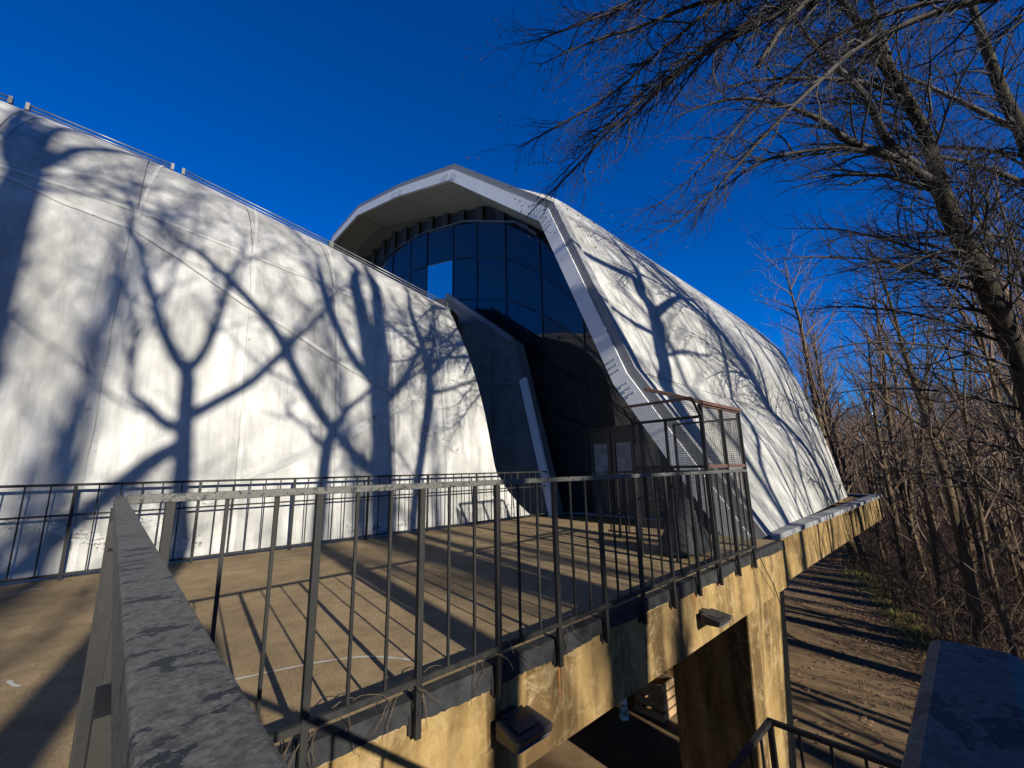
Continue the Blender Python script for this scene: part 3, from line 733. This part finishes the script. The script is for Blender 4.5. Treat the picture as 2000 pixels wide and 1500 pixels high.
big = [
 [(15.9, -.95, -3.75, .42), (15.5, -.97, -2.3, .36), (14.89, -1.04, 0, .33), (14.17, -1.08, 2.59, .30), (13.65, -.95, 3.89, .29), (12.94, -.71, 5.41, .27), (12.47, -.52, 6.29, .25), (12.21, -.48, 7.0, .20), (11.91, -.44, 7.91, .18), (11.55, -.31, 8.63, .165), (11.15, -.14, 9.34, .15), (10.75, .04, 10.03, .13), (10.2, .34, 10.85, .10), (9.4, .8, 12.0, .05)],
 [(12.3, -.5, 6.85, .17), (11.48, .08, 7.47, .14), (10.71, .69, 7.88, .115), (10.22, 1.02, 8.31, .09), (9.6, 1.51, 8.65, .07), (8.91, 2.11, 8.83, .05), (8.36, 2.65, 8.7, .03), (7.8, 3.2, 8.4, .012)],
 [(11.4, .13, 7.54, .09), (10.73, .71, 7.72, .075), (10.2, 1.21, 7.72, .065), (9.54, 1.86, 7.56, .05), (9.1, 2.36, 7.25, .035), (8.68, 2.89, 6.76, .02), (8.3, 3.3, 6.2, .008)],
 [(11.8, -.2, 7.3, .15), (11.31, .13, 7.86, .13), (10.93, .27, 8.64, .115), (10.6, .44, 9.1, .10), (9.99, .83, 9.79, .08), (9.55, 1.06, 10.45, .06), (9.31, 1.13, 10.98, .04), (9, 1.2, 11.8, .015)],
 [(11.6, -.35, 8.6, .10), (11.05, .06, 8.99, .085), (10.65, .39, 9.13, .075), (10.06, .92, 9.21, .06), (9.17, 1.75, 9.21, .04), (8.72, 2.22, 9.07, .025), (8.1, 2.8, 8.8, .01)],
 [(12.3, -.5, 6.75, .10), (11.53, .14, 7.08, .07), (11.21, .42, 7.16, .055), (10.55, 1.03, 7.17, .035), (10.0, 1.56, 7.1, .012)],
 [(11.2, -.17, 9.4, .09), (10.83, -.13, 10.42, .07), (10.58, -.08, 11.05, .05), (10.3, 0, 12, .02)],
 [(13.3, -.8, 4.6, .07), (12.4, .1, 5.2, .05), (11.5, .9, 5.5, .035), (10.6, 1.8, 5.6, .02), (9.9, 2.4, 5.5, .008)],
 [(14.0, -1.05, 3.0, .06), (13.0, -.1, 3.5, .045), (12.0, .9, 3.7, .03), (11.2, 1.7, 3.6, .01)],
 [(13.1, -.75, 5.0, .06), (12.6, .3, 6.0, .045), (12.0, 1.3, 6.6, .03), (11.4, 2.2, 6.8, .01)],
 [(13.8, -1.0, 3.5, .06), (13.3, .2, 4.4, .045), (12.9, 1.4, 4.9, .03), (12.5, 2.4, 5.0, .01)],
 [(14.3, -1.05, 2.1, .055), (13.9, .2, 2.7, .04), (13.5, 1.4, 2.9, .025), (13.0, 2.5, 2.8, .01)],
 [(14.9, -1.03, -.1, .05), (14.5, .1, .6, .035), (14.0, 1.3, .9, .02), (13.6, 2.3, .8, .008)],
 [(14.75, -1.04, .5, .05), (13.8, -.7, 1.5, .035), (12.8, -.2, 2.1, .02), (12.0, .3, 2.3, .008)],
 [(13.0, -.75, 5.2, .06), (12.0, -.5, 5.3, .04), (11.0, 0, 5.0, .025), (10.2, .6, 4.5, .008)],
 [(14.6, -1.05, 1.0, .05), (13.6, -.2, 1.5, .035), (12.7, .7, 1.6, .02), (11.9, 1.5, 1.5, .008)]]
big = [[(x, y, z, r_*.66) for x, y, z, r_ in ln] for ln in big]
hand_tree('leaning_tree', big, 'big grey-brown forked tree leaning over the path towards the arch shell', 4, {0: 4.6, 1: 5.2, 2: 4.4, 3: 4}, {0: 2.8, 1: 1.9, 2: .85, 3: .42}, 4, bias=Vector((-.10, .12, .06)), rmin=.0085)
second = [[(19.0, -2.6, -3.7, .36), (18.3, -2.55, 2, .30), (17.78, -2.48, 5.53, .26), (17.03, -2.36, 7.64, .23), (16.42, -2.28, 9.36, .20), (15.89, -2.09, 10.48, .17), (15.42, -1.98, 11.67, .14), (14.94, -1.89, 12.94, .10), (14.5, -1.8, 14.5, .04)],
 [(16.9, -2.3, 8.1, .10), (15.6, -1.4, 8.6, .08), (14.5, -.5, 8.9, .055), (13.4, .5, 9.0, .03), (12.5, 1.3, 8.9, .01)],
 [(16.3, -2.2, 9.6, .10), (15.2, -1.2, 10.6, .08), (14.2, -.3, 11.4, .05), (13.4, .5, 12, .02)],
 [(17.4, -2.4, 6.6, .08), (16.2, -1.2, 7.0, .06), (15.0, 0, 7.1, .04), (13.9, 1.2, 6.9, .015)],
 [(18.2, -2.5, 2.6, .07), (17.6, -1.0, 3.4, .05), (17.0, .6, 3.8, .03), (16.5, 2.0, 3.8, .01)],
 [(17.6, -2.4, 6.0, .08), (17.2, -.9, 6.8, .06), (16.7, .6, 7.2, .04), (16.2, 2.0, 7.2, .012)],
 [(18.6, -2.55, .2, .06), (18.0, -1.0, .8, .04), (17.5, .6, 1.0, .025), (17.0, 1.8, .9, .01)],
 [(16.6, -2.3, 8.9, .08), (16.2, -1.0, 9.8, .06), (15.8, .4, 10.3, .035), (15.4, 1.6, 10.4, .01)],
 [(18.0, -2.5, 4.0, .07), (16.8, -1.2, 4.4, .05), (15.6, 0, 4.5, .03), (14.6, 1.2, 4.3, .01)]]
second = [[(x, y, z, r_*.75) for x, y, z, r_ in ln] for ln in second]
hand_tree('second_tree', second, 'tall straight tree behind the leaning forked tree', 8, {0: 3.4, 1: 3.6, 2: 3.4, 3: 3}, {0: 3.0, 1: 1.7, 2: .8, 3: .4}, 4, bias=Vector((-.08, .1, .1)), rmin=.011)
over = [
 [(7.4, -2.6, -3.7, .20), (7.3, -2.5, 0, .17), (7.1, -2.4, 3, .15), (6.9, -2.1, 5.4, .13), (6.6, -1.6, 7.4, .11), (6.0, -.9, 9.0, .08), (5.2, 0, 10.4, .03)],
 [(6.75, -1.85, 6.4, .06), (6.2, -.7, 7.0, .055), (5.68, .13, 6.71, .05), (5.06, .81, 6.33, .034), (4.41, 1.56, 5.81, .026), (4.15, 1.89, 5.5, .022), (3.83, 2.31, 5.06, .016), (3.57, 2.68, 4.6, .010), (3.24, 3.13, 4.1, .004)],
 [(6.6, -1.6, 7.3, .05), (5.8, -.3, 7.5, .04), (4.93, .84, 6.67, .032), (4.45, 1.32, 6.53, .024), (3.95, 1.86, 6.27, .018), (3.67, 2.16, 6.16, .014), (3.37, 2.48, 6.0, .009), (3.11, 2.77, 5.83, .004)],
 [(6.9, -2.1, 5.6, .05), (6.5, -.9, 6.2, .042), (5.98, .03, 6.05, .035), (5.59, .52, 5.58, .028), (5.22, 1.03, 5.01, .020), (4.85, 1.55, 4.36, .013), (4.57, 1.92, 3.99, .008), (4.26, 2.27, 3.77, .003)],
 [(6.7, -1.75, 6.7, .05), (6.0, -.4, 7.0, .045), (5.35, .49, 6.5, .04), (5.04, .99, 5.78, .034)],
 [(6.65, -1.7, 7.0, .05), (6.0, -.5, 7.1, .04), (5.47, .35, 6.6, .034), (4.85, 1.04, 6.21, .022), (4.37, 1.62, 5.73, .016), (3.99, 2.12, 5.21, .010), (3.69, 2.52, 4.8, .004)],
 [(6.5, -1.4, 7.9, .04), (5.5, .2, 7.9, .03), (4.66, 1.1, 6.62, .022), (4.2, 1.69, 6.03, .016), (3.82, 2.2, 5.51, .012), (3.42, 2.67, 5.16, .008), (3.05, 3.09, 4.87, .003)],
 [(6.2, -1.1, 8.6, .03), (4.9, .9, 8.2, .024), (3.9, 1.8, 6.64, .018), (3.49, 2.27, 6.35, .012), (3.16, 2.63, 6.18, .008), (2.86, 2.94, 6.07, .003)]]
rgo = random.Random(12)
for ln in list(over[1:]):
    if len(ln) < 5: continue
    o_ = Vector((rgo.uniform(-.1, .75), rgo.uniform(-.35, .35), rgo.uniform(-.1, .7)))
    over.append([ln[0]]+[(x+o_.x*min(1, k/2), y+o_.y*min(1, k/2), z+o_.z*min(1, k/2), r_*.75) for k, (x, y, z, r_) in enumerate(ln) if k])
hand_tree('overhanging_tree', over, 'budding tree whose thin drooping branches hang into the sky above the arch', 15, {0: .8, 1: 9.5, 2: 8, 3: 8}, {0: 1.0, 1: 1.1, 2: .46, 3: .2}, 4, bias=Vector((-.16, .16, -.22)), buds=.16, rmin=.0055)

# trees standing in the sun behind the viewer: their shadows lie on the shell
SH = {
 't0': (-11, [[(-3.45, 10.0, .25), (-3.48, 10.72, .244), (-3.51, 11.37, .237), (-3.53, 11.92, .219), (-3.57, 12.46, .184), (-3.58, 12.89, .137), (-3.6, 13.44, .105), (-3.57, 14.18, .07)], [(-3.53, 11.92, .159), (-3.74, 12.43, .144), (-3.87, 12.99, .127), (-4.03, 13.98, .09)], [(-3.52, 12.21, .152), (-3.36, 12.66, .115), (-3.21, 13.31, .099), (-2.95, 13.75, .08), (-2.78, 14.09, .056)], [(-3.54, 12.66, .083), (-3.74, 13.23, .07), (-3.84, 13.99, .05)], [(-3.51, 11.48, .089), (-3.3, 11.83, .05), (-2.92, 12.02, .042), (-2.48, 12.13, .036), (-1.98, 12.14, .025)], [(-3.47, 11.98, .071), (-3.23, 12.26, .045), (-2.88, 12.47, .036), (-2.46, 12.39, .025)]]),
 't1': (-8, [[(-.95, 5.47, .136), (-.99, 6.06, .133), (-1.02, 6.77, .122), (-1.07, 7.52, .111), (-1.11, 8.08, .106), (-1.26, 8.31, .09), (-1.41, 8.62, .082), (-1.54, 8.94, .075), (-1.66, 9.36, .068), (-1.8, 9.8, .057), (-1.96, 10.31, .047), (-2.04, 10.57, .031)], [(-1.04, 7.22, .095), (-1.29, 7.31, .086), (-1.51, 7.55, .07), (-1.67, 7.68, .056), (-1.72, 7.88, .042)], [(-1.11, 8.13, .083), (-.96, 8.45, .07), (-.85, 8.94, .065), (-.76, 9.57, .051), (-.7, 10.29, .035)], [(-1.03, 7.41, .089), (-.67, 7.72, .086), (-.29, 8.07, .082), (.05, 8.56, .074), (.52, 9.29, .061), (.89, 9.9, .045)], [(-1.07, 6.99, .108), (-1.34, 6.77, .118), (-1.6, 6.47, .119), (-1.81, 6.22, .114), (-2.06, 5.88, .103)], [(-1.61, 9.1, .038), (-1.48, 9.52, .031), (-1.43, 9.96, .024)]]),
 't2': (-9, [[(1.89, 5.76, .239), (1.87, 6.63, .227), (1.83, 7.61, .224), (1.79, 8.35, .23), (1.76, 8.79, .223), (1.59, 9.34, .184), (1.48, 10.21, .168), (1.39, 11.25, .144)], [(1.8, 8.57, .201), (1.89, 9.1, .176), (1.83, 10.14, .162), (1.89, 11.39, .139)], [(1.8, 6.82, .123), (1.38, 7.16, .111), (.82, 7.76, .099), (.46, 8.3, .098), (.14, 8.94, .093), (-.09, 9.41, .088), (-.51, 9.94, .079), (-.9, 10.36, .069), (-1.29, 10.72, .051), (-1.64, 10.94, .033)], [(1.72, 8.67, .151), (1.26, 9.15, .108), (.97, 9.8, .089), (.78, 10.52, .071), (.66, 11.25, .052)], [(1.86, 8.24, .12), (2.34, 8.87, .096), (2.7, 9.58, .079), (3.13, 10.28, .06)]]),
 't3': (-6, [[(1.07, 4.72, .116), (1.1, 5.54, .111), (1.15, 6.25, .106), (1.24, 6.62, .081), (1.5, 7.03, .056)], [(1.15, 6.25, .062), (.9, 6.51, .044), (.82, 6.6, .026)]]),
 't5': (-5, [[(2.9, 4.43, .097), (3.01, 5.2, .1), (3.19, 6.25, .105), (3.37, 7.31, .105), (3.35, 8.08, .097), (3.19, 8.92, .082), (3.15, 9.62, .066)], [(3.36, 7.56, .078), (3.89, 8.2, .065), (4.46, 8.81, .051), (4.86, 9.33, .033)], [(3.35, 7.82, .067), (3.69, 8.76, .054), (3.85, 9.75, .038)], [(3.36, 7.19, .06), (3.93, 7.39, .046), (4.55, 7.68, .037)], [(3.27, 8.21, .057), (2.74, 8.63, .044), (2.4, 8.89, .033)]]),
 't4': (-7, [[(7.03, 6.17, .229), (7.56, 7.17, .242), (7.82, 8.02, .243), (8.12, 8.8, .243), (8.19, 9.37, .211), (8.07, 9.8, .186), (8.13, 10.39, .164), (7.39, 10.5, .132), (6.6, 10.71, .102), (6.13, 10.91, .069)], [(8.19, 9.01, .169), (9.26, 9.69, .141), (10.26, 10.21, .106), (10.98, 10.31, .063)], [(8.13, 9.72, .133), (8.58, 10.86, .114), (8.45, 11.66, .088)], [(7.95, 8.27, .112), (7.2, 8.51, .084), (6.61, 8.85, .064), (6.0, 9.2, .03)], [(7.64, 7.59, .059), (8.82, 7.95, .052), (9.86, 7.94, .041)]]),
 't6': (-9, [[(8.28, 4.74, .066), (9.58, 6.13, .079), (10.26, 7.44, .081), (10.92, 9.33, .082), (11.26, 10.26, .063)]]),
 't7': (-10, [[(10.41, 4.6, .065), (11.93, 6.47, .078), (12.8, 8.68, .08), (13.15, 10.6, .069)]]),
 't8': (-12, [[(12.46, 5.37, .069), (13.81, 7.23, .079), (14.15, 9.14, .077), (14.02, 10.82, .062)]]),
 't9': (-9, [[(14.63, 4.38, .061), (15.33, 5.83, .066), (16.01, 8.0, .072), (15.79, 9.51, .056)]]),
}
LB = {'t0': 'stout spreading tree in the sun behind the viewer, farthest from the arch', 't1': 'slim forked tree behind the viewer beside the stair', 't2': 'thick double-trunked tree behind the viewer', 't3': 'broken-topped young tree behind the viewer', 't5': 'many-branched young tree behind the viewer near the terrace', 't4': 'thick bent tree behind the viewer facing the arch shell',
      't6': 'thin slanting tree beside the path facing the arch shell', 't7': 'thin curved tree beside the path facing the ring beam', 't8': 'thin tree beside the path standing back from the ring beam', 't9': 'thin crooked tree beside the path facing the far end of the ring beam'}
for si, (nm, (wt, lines)) in enumerate(SH.items()):
    rg3 = random.Random(60+si); L3 = []
    for k, ln in enumerate(lines):
        out_ = []; drift = rg3.uniform(-1.2, 1.2)
        for i, (u, z, r_) in enumerate(ln):
            dd = drift*(i/len(ln))*(0 if k == 0 else 1)
            q = Vector((u, wt, z))+LDIR*dd; out_.append((q.x, q.y, q.z, r_))
        L3.append(out_)
    for k, ln in enumerate(L3):
        if len(ln) > 1 and ln[-1][3] > .022:
            A_, B_ = Vector(ln[-2][:3]), Vector(ln[-1][:3]); dd = (B_-A_).normalized()
            for q in range(1, 4): ln.append(tuple(B_+dd*(.55*q)+Vector((rg3.uniform(-.2, .2)*q, rg3.uniform(-.3, .3)*q, .12*q)))+(max(.008, ln[-1][3]*.55),))
    (x0, y0, z0, r0), (x1, y1, z1, r1) = L3[0][0], L3[0][1]
    sl = max(-.12, min(.12, (x1-x0)/(z1-z0))); hgt = z0-GZ
    L3[0] = [(x0-sl*hgt, wt, GZ-.15, r0*1.5), (x0-sl*hgt*.9, wt, GZ+.5, r0*1.2), (x0-sl*hgt*.5, wt, GZ+hgt*.5, r0*1.08)]+L3[0]
    if nm == 't1': L3[0][:3] = [(-1.95, wt, GZ-.15, .2), (-1.85, wt, 0, .17), (-1.6, wt, 2.6, .15), (-1.28, wt, 4.3, .14)]
    x9, y9, z9, r9 = L3[0][-1]; L3[0].append((x9+rg3.uniform(-.4, .4), y9, z9+1.6, r9*.3))
    hand_tree('shade_tree', L3, LB[nm], 70+si, {0: 2.2 if nm in ('t4', 't6', 't7', 't8', 't9') else .9, 1: 3.4, 2: 3.4, 3: 3.4}, {0: 2.2, 1: 2.0, 2: 1.0, 3: .5}, 3 if nm in ('t3',) else 4, rmin=.011, mats=('bark', 'twig'), bias=Vector((0, 0, .22)), group='trees behind the viewer')

hand_tree('added_shade_trunk', [[(-.56, -6, GZ-.15, .17), (-.53, -6, -1, .145), (-.52, -6, 1.5, .135), (-.5, -6, 3.3, .12), (-.47, -6, 3.55, .05)], [(-.52, -6, 1.8, .05), (-.8, -6.2, 2.3, .04), (-.95, -6.3, 2.7, .01)]], 'unseen short trunk added behind the viewer to shade the stair rail', 99, {0: .3, 1: .5, 2: 1, 3: 1}, {0: .6, 1: .4, 2: .2, 3: .1}, 2)  # added out of view; its shadow darkens the stair rail and near rail end
# the wood at the right
rgw = random.Random(77)
protos = [make_wood_tree(100+k, H, r_, 1.0) for k, (H, r_) in enumerate(((15, .19), (12, .13), (17, .24), (10, .10), (14, .16), (8, .07)))]
spots = []
tries = 0
while len(spots) < 140 and tries < 9000:
    tries += 1
    x = 13+57*rgw.random()**1.35; y = x*rgw.uniform(-.12, .36) + rgw.uniform(-1, 1)
    if x < 28 and y > .325*x-4.3: continue
    if any((x-a_)**2+(y-b_)**2 < (.8+.015*x)**2 for a_, b_, *_ in spots): continue
    spots.append((x, y, rgw.choice((1, 3, 5, 3)) if x < 20 else rgw.randrange(6), rgw.uniform(0, 6.28), rgw.uniform(.8, 1.15)))
spots += [(26.3, 4.4, 2, 1.0, .95), (24.9, 3.9, 4, 2.0, .8), (28.2, 2.4, 0, .3, 1.0), (22.5, -2.1, 4, 4, 1.0), (24.5, -1.9, 2, 2.2, .9), (27, -2.2, 1, 1.2, 1.1)]
kinds = ['tall bare tree with a full twiggy crown', 'slim brown bare tree', 'stout tall bare tree', 'thin young bare tree', 'mid-sized bare tree', 'spindly low sapling']
made = {}
for (x, y, k, rz, sc) in spots:
    zone = ' beside the path' if y < 0 else ' just past the end of the ring beam' if x < 33 else ' deep among the others'
    loc = Vector((x, y, ground_z(x, y)-.05))
    if k not in made:
        made[k] = place_segs('bare_tree', protos[k], (0, 0, 0), kinds[k]+zone, 'bare trees in the wood'); e = made[k]
        e.location = loc; e.rotation_euler = (0, 0, rz); e.scale = (sc,)*3
    else: copy_tree(made[k], loc, rz, sc, kinds[k]+zone, 'bare trees in the wood')
# trees on the sunny side of the path, out of the view, that throw the striped shade
for i in range(34):
    x = 8.5+i*.95+rgw.uniform(-.6, .6); y = -5.0-rgw.random()*14
    k = rgw.choice((1, 3, 4, 1)); copy_tree(made[k], Vector((x, y, ground_z(x, y)-.05)), rgw.uniform(0, 6), rgw.uniform(.7, 1.0), 'bare tree on the sunny side of the path', 'trees on the sunny side of the path')

# tall trees well behind the viewer that mottle the light on the front shell
for i, (x, y, k, sc) in enumerate(((-8, -19, 2, 1.25), (-5.2, -24, 0, 1.45), (.6, -26, 0, 1.5), (2.2, -19, 4, 1.35), (5.4, -24, 2, 1.3), (-7, -29, 0, 1.6))):
    copy_tree(made[k], Vector((x, y, ground_z(x, y)-.05)), i*1.3, sc, 'tall bare tree standing well behind the viewer', 'tall trees well behind the viewer')
# undergrowth, fallen leaves and dry grass
def under():
    rg = random.Random(31); b = MB()
    for k in range(13000):
        x = 12.5+(rg.random()**.9)*45; y = x*rg.uniform(-.10, .36)+rg.uniform(-.8, .8)
        if x < 29 and y > .325*x-3.9+rg.uniform(-.5, .3): continue
        z = ground_z(x, y)-.05; h = rg.uniform(.5, 2.4); d = Vector((rg.gauss(0, .35), rg.gauss(0, .35), 1)).normalized(); P = [Vector((x, y, z))]
        for i in range(4):
            d = (d+Vector((rg.gauss(0, .25), rg.gauss(0, .25), rg.gauss(-.05, .12)))).normalized(); P.append(P[-1]+d*h/4)
        r_ = rg.uniform(.004, .014)*(.6+.02*x); b.tube(P, [r_, r_*.85, r_*.65, r_*.45, r_*.15], 3, False)
        for q in range(3):
            j = rg.randrange(1, 4); dd = (d+Vector((rg.gauss(0, .8), rg.gauss(0, .8), rg.gauss(.1, .4)))).normalized(); P2 = [P[j], P[j]+dd*h*.16, P[j]+dd*h*.3+Vector((0, 0, rg.uniform(-.1, .15)))]
            b.tube(P2, [r_*.5, r_*.35, r_*.1], 3, False)
    tag(b.build('undergrowth', M['twig2']), 'tangle of brown brush under the trees', 'brush', kind='stuff')
    b = MB()
    for k in range(9000):
        if k % 3: x = 6+rg.random()*22; y = max(-1, .325*x-4)+abs(rg.gauss(0, 1.6))
        else: x = 18+rg.random()*22; y = x*rg.uniform(-.08, .30)
        s = rg.uniform(.02, .05); t = rg.uniform(0, 6.28); c, n_ = math.cos(t)*s, math.sin(t)*s; z = ground_z(x, y)+.012; l = rg.uniform(0, .045)
        b.quad((x-c, y-n_, z+l), (x+n_*.5, y-c*.5, z+rg.uniform(0, .02)), (x+c, y+n_, z+rg.uniform(0, .04)), (x-n_*.5, y+c*.5, z+.02))
    tag(b.build('fallen_leaves', M['leaf']), 'brown fallen leaves scattered over the path and wood floor', 'leaves', kind='stuff')
    b = MB()
    for k in range(9000):
        x = 10+rg.random()*15; y = .325*x-3.75+rg.gauss(0, .28); z = GZ; h = rg.uniform(.05, .22); t = rg.uniform(0, 6.28); w = .006
        dx, dy = rg.gauss(0, .07), rg.gauss(0, .07)
        b.quad((x-w*math.cos(t), y-w*math.sin(t), z), (x+w*math.cos(t), y+w*math.sin(t), z), (x+dx, y+dy, z+h))
    tag(b.build('dry_grass', M['grass']), 'strip of dry grass along the edge of the path', 'grass', kind='stuff')
under()
def far_wood():
    rg = random.Random(55); b = MB()
    for k in range(600):
        x = rg.uniform(66, 150); y = x*rg.uniform(-.16, .42); z = ground_z(x, y)-.1; h = rg.uniform(7, 15); r_ = rg.uniform(.06, .2)
        P = [Vector((x, y, z))]
        for i in range(4): P.append(P[-1]+Vector((rg.gauss(0, .25), rg.gauss(0, .25), h/4)))
        b.tube(P, [r_, r_*.8, r_*.6, r_*.4, r_*.08], 4, False)
        for q in range(16):
            j = rg.randrange(1, 4); A = P[j].lerp(P[j+1], rg.random()); l = h*rg.uniform(.08, .22); t = rg.uniform(0, 6.28); d = Vector((math.cos(t), math.sin(t), rg.uniform(.2, 1.1)))*l
            b.tube([A, A+d*.5+Vector((0, 0, -.1)), A+d], [r_*.3, r_*.2, .02], 3, False)
    tag(b.build('far_wood', M['twig2']), 'far-off bare wood closing the view behind the nearer trees', 'wood', kind='stuff')
far_wood()
